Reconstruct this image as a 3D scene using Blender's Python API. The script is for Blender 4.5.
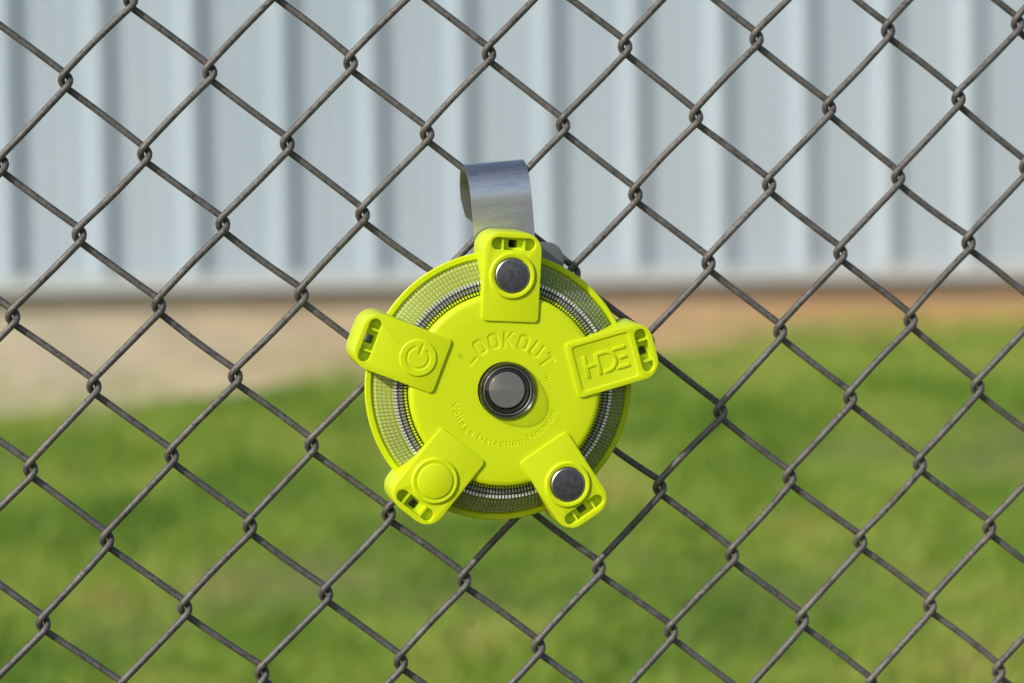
import bpy, bmesh, math, random
import numpy as np
from mathutils import Matrix, Vector

random.seed(7)
rng = np.random.default_rng(11)
scene = bpy.context.scene
for o in list(bpy.data.objects):
    bpy.data.objects.remove(o)
R = math.radians

# ------------------------------------------------------------------ camera, sky, sun, exposure
cam_data = bpy.data.cameras.new('camera')
cam = bpy.data.objects.new('camera', cam_data)
scene.collection.objects.link(cam)
cam_data.sensor_width = 36.0
cam_data.lens = 85.0
cam_data.clip_start = 0.05
cam_data.clip_end = 600.0
cam.matrix_world = Matrix((
    (0.9847375591524776, 0.019219833941879802, -0.17298132147046072, -0.21512059),
    (-0.17361211062842416, 0.03835426335766636, -0.9840669619113501, -1.21990232),
    (-0.012279032435991086, 0.9990793504349579, 0.04110567961849727, 1.10),
    (0, 0, 0, 1)))
cam_data.dof.use_dof = True
cam_data.dof.focus_distance = 1.212
cam_data.dof.aperture_fstop = 5.4
cam_data.dof.aperture_blades = 0
scene.camera = cam

SUN_EL, SUN_AZ = R(30), R(233)           # azimuth clockwise from +Y: the sun stands left of and behind the camera
world = bpy.data.worlds.new('World')
scene.world = world
world.use_nodes = True
wn = world.node_tree
sky = wn.nodes.new('ShaderNodeTexSky')
sky.sky_type = 'NISHITA'
sky.sun_disc = False
sky.sun_elevation = SUN_EL
sky.sun_rotation = SUN_AZ
sky.air_density = 1.0
sky.dust_density = 2.0
bg = wn.nodes['Background']
bg.inputs['Strength'].default_value = 0.13
wn.links.new(sky.outputs[0], bg.inputs['Color'])

sd = bpy.data.lights.new('sun', 'SUN')
sd.energy = 3.9
sd.angle = R(0.8)
sd.color = (1.0, 0.94, 0.84)
sun = bpy.data.objects.new('sun', sd)
scene.collection.objects.link(sun)
to_sun = Vector((math.sin(SUN_AZ) * math.cos(SUN_EL), math.cos(SUN_AZ) * math.cos(SUN_EL), math.sin(SUN_EL)))
sun.rotation_euler = to_sun.to_track_quat('Z', 'Y').to_euler()
sun.location = (-4, -4, 6)

scene.view_settings.view_transform = 'Standard'
scene.view_settings.look = 'None'
scene.view_settings.exposure = 0.0
scene.view_settings.gamma = 1.0
scene.view_settings.use_curve_mapping = False
scene.cycles.use_denoising = True
scene.cycles.max_bounces = 10
scene.cycles.transparent_max_bounces = 16
scene.cycles.caustics_reflective = False
scene.cycles.caustics_refractive = False


# ------------------------------------------------------------------ helpers
def link(o, parent=None):
    scene.collection.objects.link(o)
    if parent is not None:
        o.parent = parent
    return o


def tag(o, label=None, cat=None, group=None, kind=None):
    if label: o['label'] = label
    if cat: o['category'] = cat
    if group: o['group'] = group
    if kind: o['kind'] = kind
    return o


def empty(name, loc=(0, 0, 0)):
    o = bpy.data.objects.new(name, None)
    o.location = loc
    o.empty_display_size = 0.05
    return link(o)


def obj(name, bm, mat, parent=None, smooth=None):
    me = bpy.data.meshes.new(name)
    bm.normal_update()
    bm.to_mesh(me)
    bm.free()
    return mesh_obj(name, me, mat, parent, smooth)


def mesh_obj(name, me, mat, parent=None, smooth=None):
    if mat is not None:
        if not me.materials:
            me.materials.append(mat)
    o = bpy.data.objects.new(name, me)
    link(o, parent)
    if smooth is not None:
        me.polygons.foreach_set('use_smooth', [True] * len(me.polygons))
        if smooth < 180:
            me.set_sharp_from_angle(angle=R(smooth))
    return o


def bake(o, smooth=None):
    """apply an object's modifiers / turn a curve into a mesh object"""
    dg = bpy.context.evaluated_depsgraph_get()
    dg.update()
    me = bpy.data.meshes.new_from_object(o.evaluated_get(dg))
    me.name = o.name
    if o.type == 'MESH':
        o.modifiers.clear()
        old = o.data
        o.data = me
        bpy.data.meshes.remove(old)
        if smooth is not None:
            me.polygons.foreach_set('use_smooth', [True] * len(me.polygons))
            me.set_sharp_from_angle(angle=R(smooth))
        return o
    return me


def cut(o, cutters):
    for c in cutters:
        m = o.modifiers.new('cut', 'BOOLEAN')
        m.operation = 'DIFFERENCE'
        m.solver = 'EXACT'
        m.object = c
        m.use_self = True
    bake(o)
    for c in cutters:
        d = c.data
        bpy.data.objects.remove(c)
        bpy.data.meshes.remove(d)


def soften(o, width, seg=3, angle=35, smooth=35):
    m = o.modifiers.new('soft', 'BEVEL')
    m.width = width
    m.segments = seg
    m.limit_method = 'ANGLE'
    m.angle_limit = R(angle)
    m.use_clamp_overlap = True
    m.harden_normals = False
    bake(o, smooth)


def rounded(x0, x1, y0, y1, radii, n=8):
    """outline of a rounded rectangle, ccw from the lower left corner; radii = (ll, lr, ur, ul)"""
    pts = []
    for (cx, cy, r, a0) in ((x0, y0, radii[0], 180), (x1, y0, radii[1], 270), (x1, y1, radii[2], 0), (x0, y1, radii[3], 90)):
        ox = cx + (r if cx == x0 else -r)
        oy = cy + (r if cy == y0 else -r)
        for k in range(n + 1):
            a = R(a0 + 90 * k / n)
            pts.append((ox + r * math.cos(a), oy + r * math.sin(a)))
    return pts


def prism(bm, pts, z0, z1, M=None, scale_back=1.0, centre=(0, 0)):
    lo = [bm.verts.new((centre[0] + (p[0] - centre[0]) * scale_back, centre[1] + (p[1] - centre[1]) * scale_back, z0)) for p in pts]
    hi = [bm.verts.new((p[0], p[1], z1)) for p in pts]
    n = len(pts)
    bm.faces.new(lo[::-1])
    bm.faces.new(hi)
    for k in range(n):
        bm.faces.new((lo[k], lo[(k + 1) % n], hi[(k + 1) % n], hi[k]))
    if M is not None:
        bmesh.ops.transform(bm, matrix=M, verts=lo + hi)


def lathe(bm, prof, n=96, closed=False, cx=0, cy=0):
    """spin (radius, z) points around z; radius 0 makes a pole"""
    rings = []
    for r, z in prof:
        if r < 1e-9:
            rings.append([bm.verts.new((cx, cy, z))])
        else:
            rings.append([bm.verts.new((cx + r * math.cos(2 * math.pi * k / n), cy + r * math.sin(2 * math.pi * k / n), z)) for k in range(n)])
    pairs = list(zip(rings[:-1], rings[1:]))
    if closed:
        pairs.append((rings[-1], rings[0]))
    for a, b in pairs:
        for k in range(n):
            k2 = (k + 1) % n
            if len(a) == 1 and len(b) == 1:
                continue
            if len(a) == 1:
                bm.faces.new((a[0], b[k2], b[k]))
            elif len(b) == 1:
                bm.faces.new((a[k], a[k2], b[0]))
            else:
                bm.faces.new((a[k], a[k2], b[k2], b[k]))
    bmesh.ops.recalc_face_normals(bm, faces=bm.faces)


def box(bm, x0, x1, y0, y1, z0, z1):
    prism(bm, [(x0, y0), (x1, y0), (x1, y1), (x0, y1)], z0, z1)


# ------------------------------------------------------------------ materials
def mat_new(name):
    m = bpy.data.materials.new(name)
    m.use_nodes = True
    nt = m.node_tree
    return m, nt, nt.nodes['Principled BSDF']


def node(nt, kind, **kw):
    n = nt.nodes.new(kind)
    for k, v in kw.items():
        if k in n.inputs:
            n.inputs[k].default_value = v
        else:
            setattr(n, k, v)
    return n


def ramp(nt, fac, stops):
    r = nt.nodes.new('ShaderNodeValToRGB')
    while len(r.color_ramp.elements) < len(stops):
        r.color_ramp.elements.new(0.5)
    for e, (p, c) in zip(r.color_ramp.elements, stops):
        e.position = p
        e.color = (*c, 1) if len(c) == 3 else c
    nt.links.new(fac, r.inputs['Fac'])
    return r


def noise(nt, scale, detail=4, rough=0.55, coord='Object', mapping=None):
    tc = nt.nodes.new('ShaderNodeTexCoord')
    src = tc.outputs[coord]
    if mapping:
        mp = nt.nodes.new('ShaderNodeMapping')
        mp.inputs['Scale'].default_value = mapping
        nt.links.new(src, mp.inputs['Vector'])
        src = mp.outputs['Vector']
    n = nt.nodes.new('ShaderNodeTexNoise')
    n.inputs['Scale'].default_value = scale
    n.inputs['Detail'].default_value = detail
    n.inputs['Roughness'].default_value = rough
    nt.links.new(src, n.inputs['Vector'])
    return n


def bump(nt, bsdf, height, strength, dist):
    b = nt.nodes.new('ShaderNodeBump')
    b.inputs['Strength'].default_value = strength
    b.inputs['Distance'].default_value = dist
    nt.links.new(height, b.inputs['Height'])
    nt.links.new(b.outputs['Normal'], bsdf.inputs['Normal'])


def plastic_mat():
    m, nt, b = mat_new('fluorescent_plastic')
    n = noise(nt, 22, 5)
    r = ramp(nt, n.outputs['Fac'], [(0.3, (0.535, 0.66, 0.002)), (0.7, (0.565, 0.69, 0.003))])
    nt.links.new(r.outputs['Color'], b.inputs['Base Color'])
    n2 = noise(nt, 60, 6, 0.7)
    r2 = ramp(nt, n2.outputs['Fac'], [(0.3, (0.40,) * 3), (0.75, (0.52,) * 3)])
    nt.links.new(r2.outputs['Color'], b.inputs['Roughness'])
    b.inputs['Specular IOR Level'].default_value = 0.35
    b.inputs['Subsurface Weight'].default_value = 0.12
    b.inputs['Subsurface Radius'].default_value = (1.0, 1.0, 0.1)
    b.inputs['Subsurface Scale'].default_value = 0.0012
    g = noise(nt, 2600, 2)
    bump(nt, b, g.outputs['Fac'], 0.10, 0.0001)
    return m


def clear_mat(name, tint, dif, rough, ior=1.5, dcol=(0.9, 0.92, 0.88)):
    m, nt, b = mat_new(name)
    nt.nodes.remove(b)
    out = nt.nodes['Material Output']
    tr = node(nt, 'ShaderNodeBsdfTransparent')
    tr.inputs['Color'].default_value = (*tint, 1)
    gl = node(nt, 'ShaderNodeBsdfGlossy')
    gl.inputs['Roughness'].default_value = rough
    df = node(nt, 'ShaderNodeBsdfDiffuse')
    df.inputs['Color'].default_value = (*dcol, 1)
    fr = node(nt, 'ShaderNodeFresnel')
    ge = nt.nodes.new('ShaderNodeNewGeometry')          # a thin sheet reflects alike from both sides
    io = node(nt, 'ShaderNodeMapRange')
    io.inputs['To Min'].default_value = ior
    io.inputs['To Max'].default_value = 1.0 / ior
    nt.links.new(ge.outputs['Backfacing'], io.inputs['Value'])
    nt.links.new(io.outputs[0], fr.inputs['IOR'])
    m1 = nt.nodes.new('ShaderNodeMixShader')
    m1.inputs[0].default_value = dif
    nt.links.new(tr.outputs[0], m1.inputs[1])
    nt.links.new(df.outputs[0], m1.inputs[2])
    m2 = nt.nodes.new('ShaderNodeMixShader')
    nt.links.new(fr.outputs[0], m2.inputs[0])
    nt.links.new(m1.outputs[0], m2.inputs[1])
    nt.links.new(gl.outputs[0], m2.inputs[2])
    nt.links.new(m2.outputs[0], out.inputs['Surface'])
    return m


def metal_mat(name, col, rough, metallic=1.0, brush=None, var=0.25, nscale=60):
    m, nt, b = mat_new(name)
    n = noise(nt, nscale, 6, 0.65, mapping=brush)
    lo = tuple(c * (1 - var) for c in col)
    hi = tuple(min(1, c * (1 + var)) for c in col)
    r = ramp(nt, n.outputs['Fac'], [(0.3, lo), (0.7, hi)])
    nt.links.new(r.outputs['Color'], b.inputs['Base Color'])
    r2 = ramp(nt, n.outputs['Fac'], [(0.3, (rough * 0.8,) * 3), (0.7, (min(1, rough * 1.25),) * 3)])
    nt.links.new(r2.outputs['Color'], b.inputs['Roughness'])
    b.inputs['Metallic'].default_value = metallic
    return m


def wire_mat():
    m, nt, b = mat_new('weathered_galvanised_wire')
    n = noise(nt, 130, 8, 0.7)
    r = ramp(nt, n.outputs['Fac'], [(0.30, (0.066, 0.063, 0.061)), (0.48, (0.13, 0.125, 0.119)), (0.62, (0.165, 0.159, 0.152)), (0.80, (0.25, 0.24, 0.23))])
    n2 = noise(nt, 700, 4, 0.6)
    r2 = ramp(nt, n2.outputs['Fac'], [(0.34, (0.25, 0.22, 0.19)), (0.43, (0.9, 0.9, 0.9)), (0.60, (1.0, 1.0, 1.0)), (0.74, (1.25, 1.22, 1.18))])
    n3 = noise(nt, 3.0, 2, 0.5)
    r3 = ramp(nt, n3.outputs['Fac'], [(0.35, (0.80, 0.805, 0.83)), (0.65, (1.08, 1.06, 1.02))])
    mx = node(nt, 'ShaderNodeMix', data_type='RGBA', blend_type='MULTIPLY')
    mx.inputs[0].default_value = 1.0
    nt.links.new(r.outputs['Color'], mx.inputs[6])
    nt.links.new(r2.outputs['Color'], mx.inputs[7])
    mx2 = node(nt, 'ShaderNodeMix', data_type='RGBA', blend_type='MULTIPLY')
    mx2.inputs[0].default_value = 1.0
    nt.links.new(mx.outputs[2], mx2.inputs[6])
    nt.links.new(r3.outputs['Color'], mx2.inputs[7])
    nt.links.new(mx2.outputs[2], b.inputs['Base Color'])
    b.inputs['Metallic'].default_value = 0.35
    b.inputs['Roughness'].default_value = 0.58
    bump(nt, b, n2.outputs['Fac'], 0.35, 0.0004)
    return m


def siding_mat():
    m, nt, b = mat_new('pale_blue_siding_paint')
    n = noise(nt, 1.4, 5, 0.6, mapping=(1.0, 1.0, 0.25))
    r = ramp(nt, n.outputs['Fac'], [(0.3, (0.350, 0.43, 0.505)), (0.7, (0.39, 0.47, 0.54))])
    oi = nt.nodes.new('ShaderNodeObjectInfo')               # sheets differ a little
    rv = ramp(nt, oi.outputs['Random'], [(0.0, (0.93, 0.94, 0.95)), (1.0, (1.05, 1.04, 1.03))])
    mx = node(nt, 'ShaderNodeMix', data_type='RGBA', blend_type='MULTIPLY')
    mx.inputs[0].default_value = 1.0
    nt.links.new(r.outputs['Color'], mx.inputs[6])
    nt.links.new(rv.outputs['Color'], mx.inputs[7])
    nt.links.new(mx.outputs[2], b.inputs['Base Color'])
    b.inputs['Roughness'].default_value = 0.42
    return m


def flat_mat(name, c0, c1, scale, rough=0.85, bumpy=None):
    m, nt, b = mat_new(name)
    n = noise(nt, scale, 7, 0.62)
    r = ramp(nt, n.outputs['Fac'], [(0.3, c0), (0.7, c1)])
    nt.links.new(r.outputs['Color'], b.inputs['Base Color'])
    b.inputs['Roughness'].default_value = rough
    if bumpy:
        bump(nt, b, n.outputs['Fac'], bumpy[0], bumpy[1])
    return m


def soil_mat():
    """pale sandy clay, turning to red clay to the right; pebbly"""
    m, nt, b = mat_new('sandy_clay')
    tc = nt.nodes.new('ShaderNodeTexCoord')
    sp = nt.nodes.new('ShaderNodeSeparateXYZ')
    nt.links.new(tc.outputs['Object'], sp.inputs[0])
    n = noise(nt, 0.9, 4)
    add = node(nt, 'ShaderNodeMath', operation='MULTIPLY_ADD')
    nt.links.new(n.outputs['Fac'], add.inputs[0])
    add.inputs[1].default_value = 1.6
    nt.links.new(sp.outputs['X'], add.inputs[2])
    mr = node(nt, 'ShaderNodeMapRange')
    mr.inputs['From Min'].default_value = 0.6
    mr.inputs['From Max'].default_value = 3.2
    nt.links.new(add.outputs[0], mr.inputs['Value'])
    r = ramp(nt, mr.outputs[0], [(0.0, (0.50, 0.43, 0.295)), (1.0, (0.53, 0.295, 0.115))])
    n2 = noise(nt, 14, 8, 0.7)
    r2 = ramp(nt, n2.outputs['Fac'], [(0.3, (0.72, 0.72, 0.70)), (0.7, (1.12, 1.1, 1.08))])
    mx = node(nt, 'ShaderNodeMix', data_type='RGBA', blend_type='MULTIPLY')
    mx.inputs[0].default_value = 1.0
    nt.links.new(r.outputs['Color'], mx.inputs[6])
    nt.links.new(r2.outputs['Color'], mx.inputs[7])
    nt.links.new(mx.outputs[2], b.inputs['Base Color'])
    b.inputs['Roughness'].default_value = 0.95
    bump(nt, b, n2.outputs['Fac'], 0.6, 0.03)
    return m


def grass_mat():
    m, nt, b = mat_new('lawn_grass')
    at = nt.nodes.new('ShaderNodeAttribute')
    at.attribute_name = 'tone'
    n = noise(nt, 1.7, 3, 0.55)
    ad = node(nt, 'ShaderNodeMath', operation='MULTIPLY_ADD')
    nt.links.new(at.outputs['Fac'], ad.inputs[0])
    ad.inputs[1].default_value = 0.22
    ct = node(nt, 'ShaderNodeMath', operation='MULTIPLY_ADD')
    nt.links.new(n.outputs['Fac'], ct.inputs[0])
    ct.inputs[1].default_value = 1.4
    ct.inputs[2].default_value = -0.83
    nf = noise(nt, 8.0, 5, 0.65)
    cf = node(nt, 'ShaderNodeMath', operation='MULTIPLY_ADD')
    nt.links.new(nf.outputs['Fac'], cf.inputs[0])
    cf.inputs[1].default_value = 1.2
    nt.links.new(ct.outputs[0], cf.inputs[2])
    nt.links.new(cf.outputs[0], ad.inputs[2])
    r = ramp(nt, ad.outputs[0], [(0.26, (0.145, 0.265, 0.032)), (0.46, (0.255, 0.395, 0.052)), (0.62, (0.35, 0.455, 0.082)), (0.82, (0.44, 0.44, 0.12)), (0.98, (0.50, 0.40, 0.19))])
    nt.links.new(r.outputs['Color'], b.inputs['Base Color'])
    b.inputs['Roughness'].default_value = 0.5
    b.inputs['Specular IOR Level'].default_value = 0.3
    tl = node(nt, 'ShaderNodeBsdfTranslucent')
    hs = node(nt, 'ShaderNodeHueSaturation')
    hs.inputs['Value'].default_value = 1.3
    nt.links.new(r.outputs['Color'], hs.inputs['Color'])
    nt.links.new(hs.outputs['Color'], tl.inputs['Color'])
    mx = nt.nodes.new('ShaderNodeMixShader')
    mx.inputs[0].default_value = 0.35
    nt.links.new(b.outputs[0], mx.inputs[1])
    nt.links.new(tl.outputs[0], mx.inputs[2])
    nt.links.new(mx.outputs[0], nt.nodes['Material Output'].inputs['Surface'])
    return m


M_PLASTIC = plastic_mat()
M_WIRE = wire_mat()
M_SIDING = siding_mat()
M_TRIM = flat_mat('off_white_trim_paint', (0.41, 0.45, 0.46), (0.46, 0.49, 0.49), 2.0, 0.5)
M_CONCRETE = flat_mat('concrete', (0.27, 0.25, 0.20), (0.36, 0.335, 0.27), 6, 0.9, (0.3, 0.01))
M_ROOF = flat_mat('roof_sheet', (0.40, 0.42, 0.43), (0.46, 0.48, 0.49), 2, 0.45)
M_SOIL = soil_mat()
M_TURF = flat_mat('turf_soil', (0.10, 0.13, 0.03), (0.19, 0.18, 0.06), 3.0, 0.95, (0.5, 0.03))
M_GRASS = grass_mat()
M_REFLECTION_GRAVEL = flat_mat('gravel', (0.10, 0.10, 0.10), (0.19, 0.19, 0.19), 40, 0.95, (0.5, 0.02))  # for the added ground that only shows in metal reflections
M_LENS = clear_mat('clear_beaded_plastic', (0.60, 0.61, 0.57), 0.02, 0.08)
M_BEAD_GLINT = clear_mat('clear_bead_glint', (0.73, 0.745, 0.70), 0.17, 0.10)  # diffuse white mixed in to imitate the highlight on each bead
M_DOME = clear_mat('clear_dome_plastic', (0.90, 0.91, 0.90), 0.0, 0.02)
M_STRAP = metal_mat('spring_steel', (0.66, 0.665, 0.68), 0.33, brush=(0.06, 1.0, 0.4), var=0.035, nscale=2.0)
M_PLATE = metal_mat('grey_plate', (0.19, 0.205, 0.20), 0.5, metallic=0.6, var=0.12)
M_MAGNET = metal_mat('nickel_magnet', (0.20, 0.20, 0.22), 0.34, var=0.20, nscale=0.5)
M_MAGNET_EDGE = metal_mat('polished_nickel', (0.42, 0.42, 0.42), 0.34, var=0.05)
M_BLACK = flat_mat('black_plastic', (0.012, 0.014, 0.014), (0.022, 0.024, 0.024), 80, 0.28)
M_CHROME = metal_mat('dark_reflector', (0.55, 0.56, 0.56), 0.14, var=0.08)
M_HIGHLIGHT = metal_mat('highlight_silver', (0.86, 0.87, 0.88), 0.30, metallic=0.55, var=0.04)  # pale silver that paints in the highlight of the lens shoulder
M_BEADGREY = metal_mat('grey_bead', (0.33, 0.36, 0.30), 0.4, metallic=0.4, var=0.05)
M_SENSOR = flat_mat('grey_sensor_window', (0.15, 0.15, 0.15), (0.175, 0.175, 0.175), 300, 0.4)


# ------------------------------------------------------------------ terrain
def lawn(x, y):
    """height of the lawn: level this side of the fence, rising gently to the building and a little to the right"""
    xx = 3.5 * np.tanh(np.asarray(x) / 3.5)
    yy = np.asarray(y, float)
    s = np.where(yy > 0, np.minimum(yy, 6.05), 0.0)
    return s * (0.106 + 0.0125 * xx)


def toe(x):
    return 6.04 + 0.03 * np.sin(1.9 * x + 0.5) + 0.02 * np.sin(4.3 * x + 1.0)


WALL_Y = 7.0
BASE_Z = 0.955

xs = np.unique(np.concatenate([np.linspace(-150, -12, 12), np.linspace(-12, 14, 105), np.linspace(14, 150, 12)]))
ys = np.unique(np.concatenate([np.linspace(-200, -6, 14), np.linspace(-6, 9, 76), np.linspace(9, 200, 14)]))
X, Y = np.meshgrid(xs, ys)
Z = lawn(X, Y) + 0.006 * np.sin(3.1 * X + 1.7 * Y) + 0.006 * np.sin(2.3 * Y - 1.1 * X)
nx, ny = len(xs), len(ys)
verts = np.stack([X.ravel(), Y.ravel(), Z.ravel()], 1)
idx = np.arange(nx * ny).reshape(ny, nx)
faces = np.stack([idx[:-1, :-1], idx[:-1, 1:], idx[1:, 1:], idx[1:, :-1]], -1).reshape(-1, 4)
me = bpy.data.meshes.new('ground')
me.from_pydata(verts.tolist(), [], faces.tolist())
tag(mesh_obj('ground', me, M_TURF, smooth=180), 'mown lawn rising gently towards the pale metal building', None, kind='structure')

# the bare bank of soil between the lawn and the wall
bx = np.linspace(-9, 12, 260)
fr = np.array([-0.02, 0.0, 0.12, 0.3, 0.5, 0.7, 0.85, 1.0, 1.25])
bv, nb = [], len(fr)
for x in bx:
    t0 = float(toe(x))
    z0 = float(lawn(x, t0))
    for f in fr:
        y = t0 + f * (WALL_Y - 0.05 - t0)
        s = min(max(f, 0), 1)
        z = z0 + (BASE_Z - 0.082 - z0) * (s ** 0.85)
        if f < 0:
            z = z0 - 0.03
        elif 0.05 < f < 0.9:
            z += 0.018 * math.sin(5 * x + 9 * f) * math.sin(11 * x - 4 * f) + random.uniform(-0.006, 0.006)
        bv.append((x, y, z + 0.008))
bf = []
for i in range(len(bx) - 1):
    for k in range(nb - 1):
        a = i * nb + k
        bf.append((a, a + nb, a + nb + 1, a + 1))
me = bpy.data.meshes.new('soil_bank')
me.from_pydata(bv, [], bf)
tag(mesh_obj('soil_bank', me, M_SOIL, smooth=180), 'bare sandy soil bank between lawn and metal wall', None, kind='structure')


gx = np.linspace(-40, 40, 41); gy = np.linspace(-30, -1.75, 30)  # added ground behind the camera, unseen, there for the metal to reflect
GX, GY = np.meshgrid(gx, gy)
GZ = 0.016 + 0.006 * np.sin(3.1 * GX + 1.7 * GY)
gi = np.arange(GX.size).reshape(GX.shape)
me = bpy.data.meshes.new('reflection_gravel')
me.from_pydata(np.stack([GX.ravel(), GY.ravel(), GZ.ravel()], 1).tolist(), [], np.stack([gi[:-1, :-1], gi[:-1, 1:], gi[1:, 1:], gi[1:, :-1]], -1).reshape(-1, 4).tolist())
tag(mesh_obj('reflection_gravel', me, M_REFLECTION_GRAVEL), 'grey gravel sheet, unseen, added for the metal parts to reflect', None, kind='structure')


def blades(n, x0, x1, y0, y1, h0, h1, w):
    x = rng.uniform(x0, x1, n)
    y = rng.uniform(y0, y1, n)
    ragged = 0.03 * np.sin(6.1 * x) + 0.03 * np.sin(15.7 * x + 1.2) + rng.exponential(0.17, n) - 0.22
    keep = y < toe(x) + np.minimum(ragged, 0.40)
    x, y = x[keep], y[keep]
    n = len(x)
    # tufts: blade height follows a slow pattern
    tall = 0.75 + 0.35 * np.sin(2.7 * x + 1.3 * y) * np.sin(3.9 * y - 1.7 * x) + 0.2 * np.sin(9 * x) * np.sin(8 * y)
    h = rng.uniform(h0, h1, n) * np.clip(tall, 0.4, 1.4)
    a = rng.uniform(0, 2 * np.pi, n)
    lean = rng.uniform(0.15, 0.9, n) * h
    la = rng.uniform(0, 2 * np.pi, n)
    ww = rng.uniform(0.6, 1.3, n) * w
    z = lawn(x, y) - 0.006
    past = np.clip((y - toe(x)) / (WALL_Y - 0.05 - toe(x)), 0, 1)
    z = z + past ** 0.85 * (BASE_Z - 0.092 - lawn(x, toe(x)))
    dx, dy = np.cos(a) * ww / 2, np.sin(a) * ww / 2
    lx, ly = np.cos(la) * lean, np.sin(la) * lean
    V = np.empty((n, 5, 3))
    V[:, 0] = np.stack([x - dx, y - dy, z], 1)
    V[:, 1] = np.stack([x + dx, y + dy, z], 1)
    V[:, 2] = np.stack([x + lx * .35 + dx * .8, y + ly * .35 + dy * .8, z + h * .6], 1)
    V[:, 3] = np.stack([x + lx * .35 - dx * .8, y + ly * .35 - dy * .8, z + h * .6], 1)
    V[:, 4] = np.stack([x + lx, y + ly, z + h * rng.uniform(.75, 1.0, n)], 1)
    tone = rng.normal(0, 0.45, n)
    return V, tone


Va, ta = blades(185000, -1.3, 3.7, 2.5, 6.5, 0.035, 0.075, 0.006)
Vb, tb = blades(70000, -6, 8, -1.7, 6.5, 0.035, 0.075, 0.010)
V = np.concatenate([Va, Vb])
tone = np.concatenate([ta, tb])
n = len(V)
me = bpy.data.meshes.new('grass')
me.vertices.add(n * 5)
me.vertices.foreach_set('co', V.reshape(-1))
base = np.arange(n) * 5
loops = np.stack([base, base + 1, base + 2, base + 3, base + 3, base + 2, base + 4], 1).reshape(-1)
me.loops.add(len(loops))
me.loops.foreach_set('vertex_index', loops.astype(np.int32))
me.polygons.add(n * 2)
st = np.stack([np.arange(n) * 7, np.arange(n) * 7 + 4], 1).reshape(-1)
me.polygons.foreach_set('loop_start', st.astype(np.int32))
me.update(calc_edges=True)
at = me.attributes.new('tone', 'FLOAT', 'POINT')
at.data.foreach_set('value', np.repeat(tone, 5).astype(np.float32))
tag(mesh_obj('grass', me, M_GRASS), 'short green lawn grass with yellowed patches behind the fence', 'grass', kind='stuff')

# ------------------------------------------------------------------ the metal building
bld = empty('metal_building', (1.4, WALL_Y + 3.0, BASE_Z))
tag(bld, 'pale blue ribbed metal building behind the fence', 'building')
PITCH = 0.3047
RIB_X0 = 1.3917                 # x of one rib's right flank


def panel_bm(ribs, w):
    """siding sheet with trapezoid ribs and low stiffening beads between them; runs along x, face towards -y"""
    prof = []
    for k in range(ribs):
        o = k * PITCH
        prof += [(o + 0.000, 0), (o + 0.060, 0), (o + 0.068, -0.0025), (o + 0.080, -0.0025), (o + 0.088, 0),
                 (o + 0.150, 0), (o + 0.158, -0.0025), (o + 0.170, -0.0025), (o + 0.178, 0),
                 (o + 0.222, 0), (o + 0.245, -0.037), (o + 0.277, -0.037), (o + 0.300, 0)]
    prof.append((w, 0))
    bm = bmesh.new()
    t = 0.0012
    fr_ = [[bm.verts.new((x, y, z)) for x, y in prof] for z in (0.0, 3.6)]
    bk = [[bm.verts.new((x, y + t, z)) for x, y in prof] for z in (0.0, 3.6)]
    for k in range(len(prof) - 1):
        bm.faces.new((fr_[0][k], fr_[0][k + 1], fr_[1][k + 1], fr_[1][k]))
        bm.faces.new((bk[0][k + 1], bk[0][k], bk[1][k], bk[1][k + 1]))
        bm.faces.new((bk[0][k], bk[0][k + 1], fr_[0][k + 1], fr_[0][k]))
    return bm


first = obj('siding_panel', panel_bm(3, 3 * PITCH), M_SIDING, bld)
start = RIB_X0 - 0.289 - 9 * 3 * PITCH
for k in range(18):
    p = first if k == 0 else first.copy()
    if k:
        link(p, bld)
    p.location = (start + k * (3 * PITCH) - bld.location.x, -3.0 - 0.0005 * (k % 2), 0.030)
x0, x1 = start - bld.location.x, start + 18 * 3 * PITCH - bld.location.x
bm = bmesh.new(); box(bm, x0, x1, -2.97, 3.0, 0.0, 3.62); obj('wall_core', bm, M_SIDING, bld)
bm = bmesh.new()                       # base flashing: sloped top, upright face and drip edge
pr = [(-2.985, 0.056), (-3.042, 0.042), (-3.044, 0.012), (-3.052, 0.0), (-3.050, -0.0025), (-2.99, 0.006)]
rings = [[bm.verts.new((x, a, b)) for a, b in pr] for x in (x0 - 0.01, x1 + 0.01)]
for k in range(len(pr)):
    k2 = (k + 1) % len(pr)
    bm.faces.new((rings[0][k], rings[0][k2], rings[1][k2], rings[1][k]))
bm.faces.new(rings[0][::-1]); bm.faces.new(rings[1])
bmesh.ops.recalc_face_normals(bm, faces=bm.faces)
obj('base_flashing', bm, M_TRIM, bld)
bm = bmesh.new(); box(bm, x0 + 0.02, x1 - 0.02, -2.985, 2.98, -0.9, -0.006); obj('foundation', bm, M_CONCRETE, bld)
bm = bmesh.new()
rp = [(-3.25, 3.60), (0, 4.5), (3.25, 3.60), (3.25, 3.66), (0, 4.56), (-3.25, 3.66)]
rings = [[bm.verts.new((x, a, b)) for a, b in rp] for x in (x0 - 0.2, x1 + 0.2)]
for k in range(6):
    k2 = (k + 1) % 6
    bm.faces.new((rings[0][k], rings[0][k2], rings[1][k2], rings[1][k]))
bm.faces.new((rings[0][0], rings[0][1], rings[0][4], rings[0][5])); bm.faces.new((rings[0][1], rings[0][2], rings[0][3], rings[0][4]))
bm.faces.new((rings[1][5], rings[1][4], rings[1][1], rings[1][0])); bm.faces.new((rings[1][4], rings[1][3], rings[1][2], rings[1][1]))
bmesh.ops.recalc_face_normals(bm, faces=bm.faces)
obj('roof', bm, M_ROOF, bld)

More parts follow.
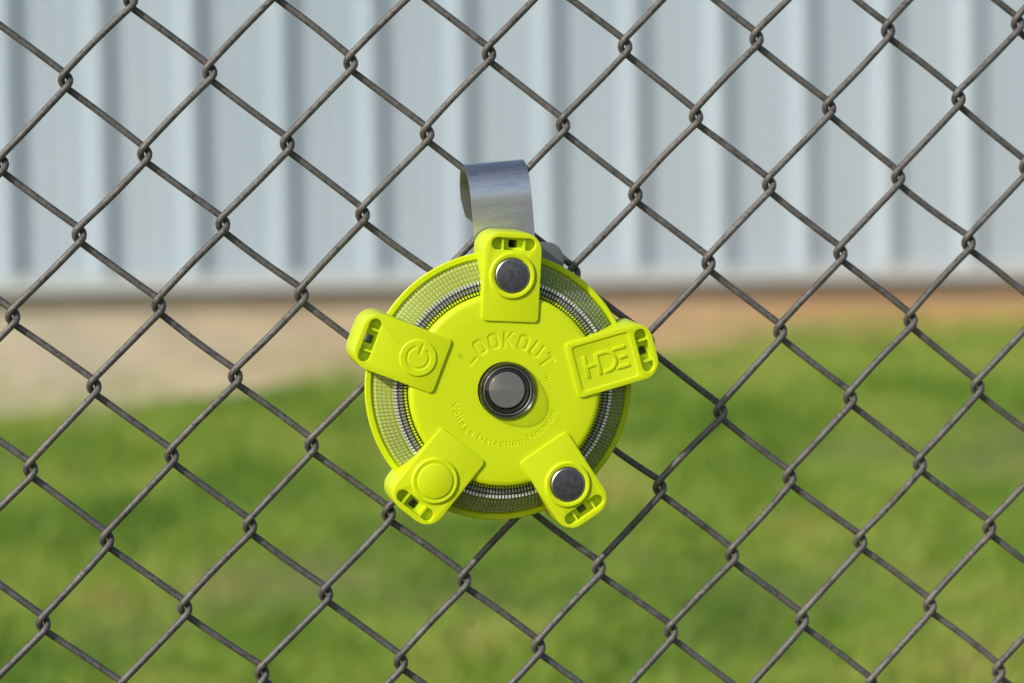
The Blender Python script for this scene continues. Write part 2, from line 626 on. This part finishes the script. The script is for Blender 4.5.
# ------------------------------------------------------------------ the chain-link fence
A, B, SHEAR, RHO = 0.03547353, 0.03816162, 0.00731311, math.radians(-3.6)
FZ = 1.0434972                                    # height of the lattice origin (knuckle i=6, j=4)
WR, TD = 0.00178, 0.0042                          # wire radius; centre-to-centre depth of front and back runs
fence = empty('chain_link_fence', (0, 0, 0))
tag(fence, 'weathered grey chain-link fence of diamond mesh', 'fence')
jit = {}


def knuckle(i, j):
    if (i, j) not in jit:
        jit[(i, j)] = (random.gauss(0, 0.00035), random.gauss(0, 0.0004), random.gauss(0, 0.0004))
    return jit[(i, j)]


def lattice(u, v, w):
    """mesh coordinates (u right, v down along the mesh, w towards the viewer) to the world"""
    x, dn = u + SHEAR * v, v
    c, s = math.cos(RHO), math.sin(RHO)
    return (c * x - s * dn, -w, FZ - (s * x + c * dn))


def wire_path(i, j0, j1):
    """centre line of the wire that winds between knuckle columns i and i+1"""
    r, e = TD / 2, 0.0021
    pts = []

    def extreme(j):
        left = (j - i) % 2 == 0
        col = i if left else i + 1
        ju, jv, jw = knuckle(col, j)
        u = (col - 6) * A + ju + (-e if left else e)
        return left, u, (j - 4) * B + jv, jw
    dv = 0.0052
    for j in range(j0, j1):
        l, u, v, w = extreme(j)
        l2, u2, v2, w2 = extreme(j + 1)
        sg = 1 if l else -1                       # the run leaves to the right after a left extreme
        front = -1 if l else 1                    # runs going down-right lie at the back
        # turn around the knuckle: front to back on the left side, back to front on the right side
        for k in range(-3, 4):
            a = math.pi / 2 * (k / 3.0)
            ww = r * math.sin(a) * front
            pts.append((u + sg * r * (1 - math.cos(a)) * 1.0, v + dv * (k / 3.0) * 0.55 + dv * 0.15 * math.sin(a), w + ww))
        us, vs = u + sg * r, v + dv * 0.70
        ue, ve = u2 - sg * r, v2 - dv * 0.70
        bow = random.gauss(0.00005, 0.00022)
        sy = 0.0
        for k in range(1, 8):
            f = k / 8.0
            off = bow * math.sin(math.pi * f)
            s_ = sy * math.sin(2 * math.pi * f)
            pts.append((us + (ue - us) * f + sg * (off + s_), vs + (ve - vs) * f - off - s_, (w * (1 - f) + w2 * f) + r * front * (1 + 0.10 * math.sin(math.pi * f))))
    return pts


def tube(bm, pts, rad, n=10):
    prev, nrm = None, Vector((0, 1, 0))
    P = [Vector(p) for p in pts]
    rings = []
    for k, p in enumerate(P):
        t = (P[min(k + 1, len(P) - 1)] - P[max(k - 1, 0)]).normalized()
        nrm = (nrm - t * nrm.dot(t)).normalized()
        bi = t.cross(nrm)
        rings.append([bm.verts.new(p + rad * (math.cos(2 * math.pi * q / n) * nrm + math.sin(2 * math.pi * q / n) * bi)) for q in range(n)])
    for a, b in zip(rings[:-1], rings[1:]):
        for q in range(n):
            bm.faces.new((a[q], a[(q + 1) % n], b[(q + 1) % n], b[q]))
    bm.faces.new(rings[0][::-1]); bm.faces.new(rings[-1])


for i in range(-5, 20):
    bm = bmesh.new()
    j1 = 4 + int((FZ - 0.01 - (i - 6) * A * math.sin(-RHO) * -1) / (B * math.cos(RHO)))
    tube(bm, [lattice(*p) for p in wire_path(i, -16, min(j1, 31))], WR)
    obj('wire', bm, M_WIRE, fence, smooth=180)

# ------------------------------------------------------------------ the round detector hanging on the fence
# local millimetres: x right, y up, z out of the fence towards the viewer
MM = 0.001
dev = empty('voltage_detector', (-0.0111, -0.0062, 1.0283))
tag(dev, 'round fluorescent yellow voltage detector hooked on the fence', 'detector')
dev.scale = (MM, MM, MM)
dev_rot = Matrix.Rotation(R(90), 4, 'X')                     # local z -> -Y, local y -> Z
TILT, ROLL = R(2.8), R(-3.2)
dev.rotation_euler = (dev_rot @ Matrix.Rotation(TILT, 4, 'X') @ Matrix.Rotation(ROLL, 4, 'Z')).to_euler()
Z_CAP, Z_TAB, Z_RIM = 34.0, 35.1, 15.0

# rear housing: back plate, side wall with a flat lip, and the reflector cone inside
bm = bmesh.new()
lathe(bm, [(0, 1.0), (58, 1.0), (64.5, 2.5), (66.9, 6), (67.9, Z_RIM - 3), (68.2, Z_RIM - 0.6), (67.6, Z_RIM), (65.4, Z_RIM), (64.8, Z_RIM - 0.7),
           (64.6, Z_RIM - 1.6), (62.6, Z_RIM - 1.2), (55.0, 23.0), (53.6, 22.6), (53.5, 20.0), (0, 20.0)], n=160)
housing = obj('housing', bm, M_PLASTIC, dev, smooth=40)

# black ring and bright highlight ring under the shoulder of the lens
M_DARKRING = flat_mat('dark_olive_plastic', (0.04, 0.046, 0.03), (0.06, 0.066, 0.045), 2, 0.35)
bm = bmesh.new()
lathe(bm, [(47.5, 20.2), (53.4, 20.2), (53.6, 21.2), (53.2, 22.0), (47.5, 22.6)], n=128, closed=True)
obj('dark_ring', bm, M_DARKRING, dev, smooth=40)


def beaded_band(name, prof, cols, high, mat):
    """band of small four-sided beads spun round the axis; prof = list of (radius, z), one bead row per span"""
    bm = bmesh.new()
    ring = []
    for r, z in prof:
        ring.append([bm.verts.new((r * math.cos(2 * math.pi * k / cols), r * math.sin(2 * math.pi * k / cols), z)) for k in range(cols)])
    for q in range(len(prof) - 1):
        (ra, za), (rb, zb) = prof[q], prof[q + 1]
        dr, dz = rb - ra, zb - za
        L = math.hypot(dr, dz)
        nr, nz = (dz / L, -dr / L)
        if nr < 0 and nz < 0:
            nr, nz = -nr, -nz
        for k in range(cols):
            k2 = (k + 1) % cols
            am = 2 * math.pi * (k + 0.5) / cols
            rm, zm = (ra + rb) / 2 + nr * high, (za + zb) / 2 + nz * high
            quad = (ring[q][k], ring[q][k2], ring[q + 1][k2], ring[q + 1][k])
            base_c = Vector(((ra + rb) / 2 * math.cos(am), (ra + rb) / 2 * math.sin(am), (za + zb) / 2))
            lift = Vector((rm * math.cos(am), rm * math.sin(am), zm)) - base_c
            b0 = [bm.verts.new(v.co + (base_c - v.co) * 0.30) for v in quad]                 # clear gap around the bead
            b1 = [bm.verts.new(v.co + (base_c - v.co) * 0.66 + lift) for v in quad]          # bead top
            for s in range(4):
                s2 = (s + 1) % 4
                bm.faces.new((quad[s], quad[s2], b0[s2], b0[s]))
                bm.faces.new((b0[s], b0[s2], b1[s2], b1[s])).material_index = 1
            bm.faces.new(b1).material_index = 1
    bmesh.ops.recalc_face_normals(bm, faces=bm.faces)
    return obj(name, bm, mat, dev)


def lerp_prof(a, b, n):
    return [(a[0] + (b[0] - a[0]) * k / n, a[1] + (b[1] - a[1]) * k / n) for k in range(n + 1)]


lens_prof = lerp_prof((64.3, 15.4), (56.4, 25.6), 4) + lerp_prof((56.4, 25.6), (53.4, 26.6), 1)[1:] + lerp_prof((53.4, 26.6), (48.2, 26.8), 3)[1:]
lb = beaded_band('lens_band', lens_prof, 204, 0.75, M_LENS)
lb.data.materials.append(M_BEAD_GLINT)
# silver bead ring stands in for the highlight along the lens shoulder
for nm, r0, r1, wd, z0_, z1_, mt in (('highlight_bead_ring', 53.6, 55.3, 0.50, 25.0, 27.7, M_HIGHLIGHT), ('grey_bead_ring', 50.9, 52.6, 0.45, 22.6, 28.3, M_BEADGREY),
                                      ('yellow_bead_ring', 48.9, 50.2, 0.42, 22.6, 28.6, M_PLASTIC)):
    bm = bmesh.new()
    for k in range(204):
        prism(bm, rounded(r0, r1, -wd, wd, (0.3,) * 4, 2), z0_, z1_, Matrix.Rotation(2 * math.pi * (k + 0.5) / 204, 4, 'Z'))
    obj(nm, bm, mt, dev)['kind'] = 'stuff'


# --- lettering helpers (outline curves that are turned into cutters or raised shapes)
def outline_curve(polys, depth, bevel):
    cu = bpy.data.curves.new('outline', 'CURVE')
    cu.dimensions = '2D'
    cu.fill_mode = 'BOTH'
    cu.extrude = depth
    cu.bevel_depth = bevel
    cu.bevel_resolution = 1
    cu.offset = -bevel
    for pl in polys:
        sp = cu.splines.new('POLY')
        sp.points.add(len(pl) - 1)
        for q, (x, y) in zip(sp.points, pl):
            q.co = (x, y, 0, 1)
        sp.use_cyclic_u = True
    o = bpy.data.objects.new('outline', cu)
    link(o)
    me = bake(o)
    bpy.data.objects.remove(o)
    return me


def text_mesh(ch, size, depth, bevel):
    cu = bpy.data.curves.new('char', 'FONT')
    cu.body = ch
    cu.size = size
    cu.align_x = 'CENTER'
    cu.extrude = depth
    cu.bevel_depth = bevel
    cu.bevel_resolution = 0
    cu.resolution_u = 3
    cu.offset = 0.0
    o = bpy.data.objects.new('char', cu)
    link(o)
    me = bake(o)
    wdt = o.dimensions.x
    bpy.data.objects.remove(o)
    return me, wdt


def glyph(ch, w, h, s):
    """block letter outlines with cut corners, centred on x, baseline at 0"""
    c, l, r = 1.3, -w / 2, w / 2
    if ch == 'O':
        o = [(l + c, 0), (r - c, 0), (r, c), (r, h - c), (r - c, h), (l + c, h), (l, h - c), (l, c)]
        k = c * 0.45
        i = [(l + s + k, s), (r - s - k, s), (r - s, s + k), (r - s, h - s - k), (r - s - k, h - s), (l + s + k, h - s), (l + s, h - s - k), (l + s, s + k)]
        return [o, i[::-1]]
    if ch == 'L':
        return [[(l, 0), (r, 0), (r, s), (l + s, s), (l + s, h), (l, h)]]
    if ch == 'U':
        k = c * 0.45
        return [[(l + c, 0), (r - c, 0), (r, c), (r, h), (r - s, h), (r - s, s + k), (r - s - k, s), (l + s + k, s), (l + s, s + k), (l + s, h), (l, h), (l, c)]]
    if ch == 'T':
        return [[(-s / 2, 0), (s / 2, 0), (s / 2, h - s), (r, h - s), (r, h), (l, h), (l, h - s), (-s / 2, h - s)]]
    if ch == 'K':
        m = h / 2
        return [[(l, 0), (l + s, 0), (l + s, m - 0.9), (r - 1.9, 0), (r, 0), (l + s + 1.0, m), (r, h), (r - 1.9, h), (l + s, m + 0.9), (l + s, h), (l, h)]]


def place(me, M, bmt):
    me.transform(M)
    bmt.from_mesh(me)
    bpy.data.meshes.remove(me)


# --- the front cap with its engraved lettering
bm = bmesh.new()
lathe(bm, [(0, 24.0), (47.2, 24.0), (48.1, 25.0), (48.3, Z_CAP - 2.2), (47.9, Z_CAP - 1.0), (46.8, Z_CAP - 0.25), (45.2, Z_CAP), (36.0, Z_CAP), (32.5, Z_CAP), (30.0, Z_CAP), (28.4, Z_CAP), (26.7, Z_CAP), (25.0, Z_CAP), (23.2, Z_CAP), (20.3, Z_CAP), (16.5, Z_CAP), (14.2, Z_CAP), (14.2, Z_CAP - 7), (0, Z_CAP - 7)], n=160)
cap = obj('front_cap', bm, M_PLASTIC)
bmt = bmesh.new()
for k, ch in enumerate('LOOKOUT'):
    a = R(90 - 0.4 - (k - 3) * 17.3)
    me = outline_curve(glyph(ch, 5.9, 8.4, 1.75), 0.01, 0.24)
    place(me, Matrix.Rotation(a - R(90), 4, 'Z') @ Matrix.Translation((0, 20.9, Z_CAP + 0.02)), bmt)
for k, ch in enumerate('TM'):
    a = R(22.5 - k * 6.0)
    me, _ = text_mesh(ch, 3.0, 0.01, 0.20)
    place(me, Matrix.Rotation(a - R(90), 4, 'Z') @ Matrix.Translation((0, 20.6, Z_CAP + 0.02)), bmt)
phrase = 'Voltage Detection Network'
adv = []
widths = {'V': 3.0, 'o': 2.6, 'l': 1.25, 't': 1.65, 'a': 2.55, 'g': 2.7, 'e': 2.6, ' ': 1.7, 'D': 3.2, 'c': 2.45, 'i': 1.25, 'n': 2.6, 'N': 3.3, 'w': 3.5, 'r': 1.8, 'k': 2.5}
RT = 28.4
tot = sum(widths[c] for c in phrase)
span = R(146)
pos = 0.0
for ch in phrase:
    mid = (pos + widths[ch] / 2) / tot
    pos += widths[ch]
    if ch == ' ':
        continue
    a = R(270 - 1.2) - span / 2 + span * mid
    me, _ = text_mesh(ch, 5.2, 0.01, 0.20)
    place(me, Matrix.Rotation(a + R(90), 4, 'Z') @ Matrix.Translation((0, -RT, Z_CAP + 0.02)), bmt)
cm = bpy.data.meshes.new('letters')
bmt.to_mesh(cm); bmt.free()
cutter = bpy.data.objects.new('letters', cm)
link(cutter)
cut(cap, [cutter])
bmc = bmesh.new()
bmc.from_mesh(cap.data)
bmesh.ops.remove_doubles(bmc, verts=bmc.verts, dist=0.004)
bmesh.ops.dissolve_degenerate(bmc, edges=bmc.edges, dist=0.003)
bmesh.ops.triangulate(bmc, faces=[f for f in bmc.faces if len(f.verts) > 4])
bmc.to_mesh(cap.data)
bmc.free()
cap.data.polygons.foreach_set('use_smooth', [True] * len(cap.data.polygons))
cap.data.set_sharp_from_angle(angle=R(28))
cap.parent = dev
cap['label'] = 'yellow front cap engraved LOOKOUT and Voltage Detection Network'

# --- central sensor: black cup, grey window, clear dome
SC = 0.9
bm = bmesh.new()
lathe(bm, [(14.5, Z_CAP - 6.5), (14.5, Z_CAP + 0.7), (13.7, Z_CAP + 1.0), (12.6, Z_CAP + 0.2), (11.4, Z_CAP - 1.6), (11.0, Z_CAP - 0.2), (10.4, Z_CAP - 0.1), (9.6, Z_CAP - 1.0), (9.4, Z_CAP - 4.0), (0, Z_CAP - 4.0), (0, Z_CAP - 6.5)], n=96, cx=SC, cy=-0.4)
cup = obj('sensor_cup', bm, M_BLACK, dev, smooth=35)
bm = bmesh.new()
lathe(bm, [(0, Z_CAP - 0.4), (8.7, Z_CAP - 0.4), (9.1, Z_CAP - 0.8), (9.1, Z_CAP - 3.9)], n=64, cx=SC - 0.2, cy=0.0)
obj('sensor_window', bm, M_SENSOR, cup, smooth=35)
bm = bmesh.new()
lathe(bm, [(11.6, Z_CAP - 0.4), (11.6, Z_CAP + 0.3), (11.9, Z_CAP + 0.5), (12.2, Z_CAP + 0.3), (12.2, Z_CAP - 0.4)], n=64, closed=True, cx=SC, cy=-0.4)
obj('window_ring', bm, M_PLATE, cup, smooth=35)
bm = bmesh.new()
prof = [(14.5, Z_CAP + 0.2)] + [(14.5 * math.cos(R(a)), Z_CAP + 0.8 + 9.6 * math.sin(R(a))) for a in range(0, 90, 8)] + [(0, Z_CAP + 10.4)]
lathe(bm, prof, n=96, cx=SC, cy=-0.4)
obj('dome_lens', bm, M_DOME, dev, smooth=180)


# --- the five tabs; each built pointing along +x of its own frame, then turned into place
def tab_body():
    bm = bmesh.new()
    prism(bm, rounded(34.2, 78.3, -14.2, 14.2, (2.2, 9.0, 9.0, 2.2), 8), 3.0, Z_TAB, scale_back=1.0)
    for v in bm.verts:                             # slight draft: wider towards the fence at the outer end
        if v.co.z < 4 and v.co.x > 50:
            v.co.x += 0.6
            v.co.y *= 1.03
    return obj('tab', bm, M_PLASTIC)


def cutter_from(fn):
    bm = bmesh.new()
    fn(bm)
    bmesh.ops.recalc_face_normals(bm, faces=bm.faces)
    return obj('cutter', bm, None)


SLOT = (69.5, 75.6, -11.0, 11.0)


def disc(name, prof, mat, parent, cx, n=64, smooth=35):
    bm = bmesh.new()
    lathe(bm, prof, n=n, cx=cx)
    return obj(name, bm, mat, parent, smooth=smooth)


def make_tab(angle, kind):
    t = tab_body()
    cuts = [cutter_from(lambda b: prism(b, rounded(*SLOT, (3.0,) * 4, 8), 30.0, Z_TAB + 2)),
            cutter_from(lambda b: prism(b, rounded(70.6, 74.5, -2.6, 1.8, (0.6,) * 4, 3), 1.0, 32.0))]
    cut(t, cuts)
    if kind == 'logo':
        cut(t, [cutter_from(lambda b: prism(b, rounded(37.2, 66.6, -11.4, 11.4, (1.5,) * 4, 5), Z_TAB - 0.5, Z_TAB + 2))])
    if kind == 'power':
        bm = bmesh.new()
        bmt_ = bmesh.new()
        prof = [(0, Z_TAB - 0.5), (9.3, Z_TAB - 0.5), (9.3, Z_TAB + 0.25), (8.8, Z_TAB + 0.7), (0, Z_TAB + 0.7)]
        lathe(bm, prof, n=72, cx=47.2)
        pad = obj('power_button', bm, M_PLASTIC)
        pts_o, pts_i = [], []
        for k in range(41):
            a = R(270 + 28 + (360 - 56) * k / 40)
            pts_o.append((47.2 + 6.3 * math.cos(a), 6.3 * math.sin(a)))
            pts_i.append((47.2 + 4.7 * math.cos(a), 4.7 * math.sin(a)))
        me_ = outline_curve([pts_o + pts_i[::-1]], 0.02, 0.32)
        place(me_, Matrix.Translation((0, 0, Z_TAB + 0.72)), bmt_)
        me_ = outline_curve([rounded(46.35, 48.05, -7.4, -1.6, (0.7,) * 4, 4)], 0.02, 0.32)
        place(me_, Matrix.Translation((0, 0, Z_TAB + 0.72)), bmt_)
        cm_ = bpy.data.meshes.new('symbol')
        bmt_.to_mesh(cm_); bmt_.free()
        c_ = bpy.data.objects.new('symbol', cm_)
        link(c_)
        cut(pad, [c_])
        pad.data.polygons.foreach_set('use_smooth', [True] * len(pad.data.polygons))
        pad.data.set_sharp_from_angle(angle=R(28))
        pad.parent = t
        pad['label'] = 'round raised pad engraved with a power symbol'
    soften(t, 0.9, 3, 40, 40)
    t.parent = dev
    if kind in ('magnet', 'blank'):
        # raised collar and what it holds
        disc('collar', [(8.9, Z_TAB - 0.4), (8.9, Z_TAB + 0.9), (9.5, Z_TAB + 1.25), (10.9, Z_TAB + 1.25), (11.5, Z_TAB + 0.8), (11.8, Z_TAB - 0.4)], M_PLASTIC, t, 57.0)
        if kind == 'magnet':
            mg = disc('magnet', [(0, Z_TAB + 1.55), (7.9, Z_TAB + 1.55), (8.0, Z_TAB + 1.53)], M_MAGNET, t, 57.0)
            disc('magnet_edge', [(8.0, Z_TAB + 1.53), (8.5, Z_TAB + 1.15), (8.6, Z_TAB + 0.6), (8.6, Z_TAB - 0.4)], M_MAGNET_EDGE, mg, 57.0)
        else:
            disc('disc_cover', [(0, Z_TAB + 2.0), (8.0, Z_TAB + 2.0), (8.7, Z_TAB + 1.7), (9.0, Z_TAB + 1.2), (9.05, Z_TAB - 0.4)], M_PLASTIC, t, 57.0)
    if kind == 'logo':
        bm = bmesh.new()
        zt, zb, s = Z_TAB - 0.02, Z_TAB - 1.2, 1.6
        hh = 5.6
        ox = 51.2
        r4 = (0.35,) * 4
        prism(bm, rounded(ox - 10.4, ox - 10.4 + s + .2, -hh, hh, r4, 3), zb, zt)           # H left stem
        prism(bm, rounded(ox - 8.75, ox - 4.0, -0.75, 0.75, (.1,) * 4, 2), zb, zt - 0.02)    # H bar
        prism(bm, rounded(ox - 4.1, ox - 4.1 + s + .2, -hh, hh - 0.1, r4, 3), zb, zt - 0.01)  # shared stem of H and D
        po, pi_ = [], []
        for k in range(17):
            a = R(90 - 180 * k / 16)
            po.append((ox + 1.3 + hh * 0.98 * math.cos(a), hh * math.sin(a)))
            pi_.append((ox + 1.3 + (hh * 0.98 - s) * math.cos(a), (hh - s) * math.sin(a)))
        outl = [(ox - 2.4, hh)] + po + [(ox - 0.9, -hh), (ox - 0.9, -hh + s)] + pi_[::-1] + [(ox - 2.4, hh - s)]
        prism(bm, outl[::-1], zb, zt)
        prism(bm, rounded(ox + 5.4, ox + 12.4, hh - s, hh, r4, 3), zb, zt)
        prism(bm, rounded(ox + 8.0, ox + 12.0, -s / 2, s / 2, r4, 3), zb, zt)
        prism(bm, rounded(ox + 5.4, ox + 12.4, -hh, -hh + s, r4, 3), zb, zt)
        bmesh.ops.recalc_face_normals(bm, faces=bm.faces)
        lg = obj('logo_lettering', bm, M_PLASTIC, t)
        soften(lg, 0.3, 2, 40, 40)
        lg['label'] = 'raised yellow letters HDE'
    # cross ribs inside the slot
    for y in (-5.6, 5.2):
        bm = bmesh.new()
        box(bm, SLOT[0] - 0.2, SLOT[1] + 0.2, y - 0.55, y + 0.55, 29.0, Z_TAB - 1.5)
        obj('slot_rib', bm, M_PLASTIC, t)
    t.rotation_euler = (0, 0, R(angle))
    return t


make_tab(90, 'magnet')['label'] = 'top tab with slot and dark round magnet'
make_tab(18, 'logo')['label'] = 'right tab with slot and recessed HDE panel'
make_tab(-54, 'magnet')['label'] = 'lower right tab with slot and dark round magnet'
make_tab(-126, 'blank')['label'] = 'lower left tab with slot and plain yellow disc'
make_tab(162, 'power')['label'] = 'left tab with slot and power button'

# --- steel strap hook: up from behind the housing, over the wires and down behind the fence
path = [(40, 0.2), (96, 0.2)]
RC = 17.5
for a in range(0, 181, 9):
    path.append((98.5 + RC * math.sin(R(a)), 0.2 - RC + RC * math.cos(R(a))))
path += [(89, 0.2 - 2 * RC - 0.3), (84, 0.2 - 2 * RC + 0.2)]
bm = bmesh.new()
TH, HW = 0.9, 15.6
n = len(path)
rings = []
for k, (y, z) in enumerate(path):
    p0, p1 = path[max(k - 1, 0)], path[min(k + 1, n - 1)]
    ty, tz = p1[0] - p0[0], p1[1] - p0[1]
    L = math.hypot(ty, tz)
    ny_, nz_ = tz / L, -ty / L
    hw = HW
    if k >= n - 2:
        hw = HW - (1.8 if k == n - 2 else 6.5)
    rings.append([bm.verts.new((sx * hw, y + ny_ * sn * TH / 2, z + nz_ * sn * TH / 2)) for sx, sn in ((-1, -1), (1, -1), (1, 1), (-1, 1))])
for a, b in zip(rings[:-1], rings[1:]):
    for q in range(4):
        bm.faces.new((a[q], a[(q + 1) % 4], b[(q + 1) % 4], b[q]))
bm.faces.new(rings[0]); bm.faces.new(rings[-1][::-1])
bmesh.ops.recalc_face_normals(bm, faces=bm.faces)
hook = obj('strap_hook', bm, M_STRAP, dev, smooth=40)
hook['label'] = 'bent grey steel strap hooked over the fence wires'
hook.location = (12.0, -3.2, 0)
hook.rotation_euler = (0, 0, R(7.8))

# mounting plate between housing and fence
bm = bmesh.new()
prism(bm, rounded(-12, 32.5, 30, 73, (3, 3, 9, 3), 8), -0.6, 0.9)
plate = obj('mounting_plate', bm, M_PLATE, dev)
soften(plate, 0.3, 2, 40, 40)
plate['label'] = 'grey metal mounting plate behind the housing'
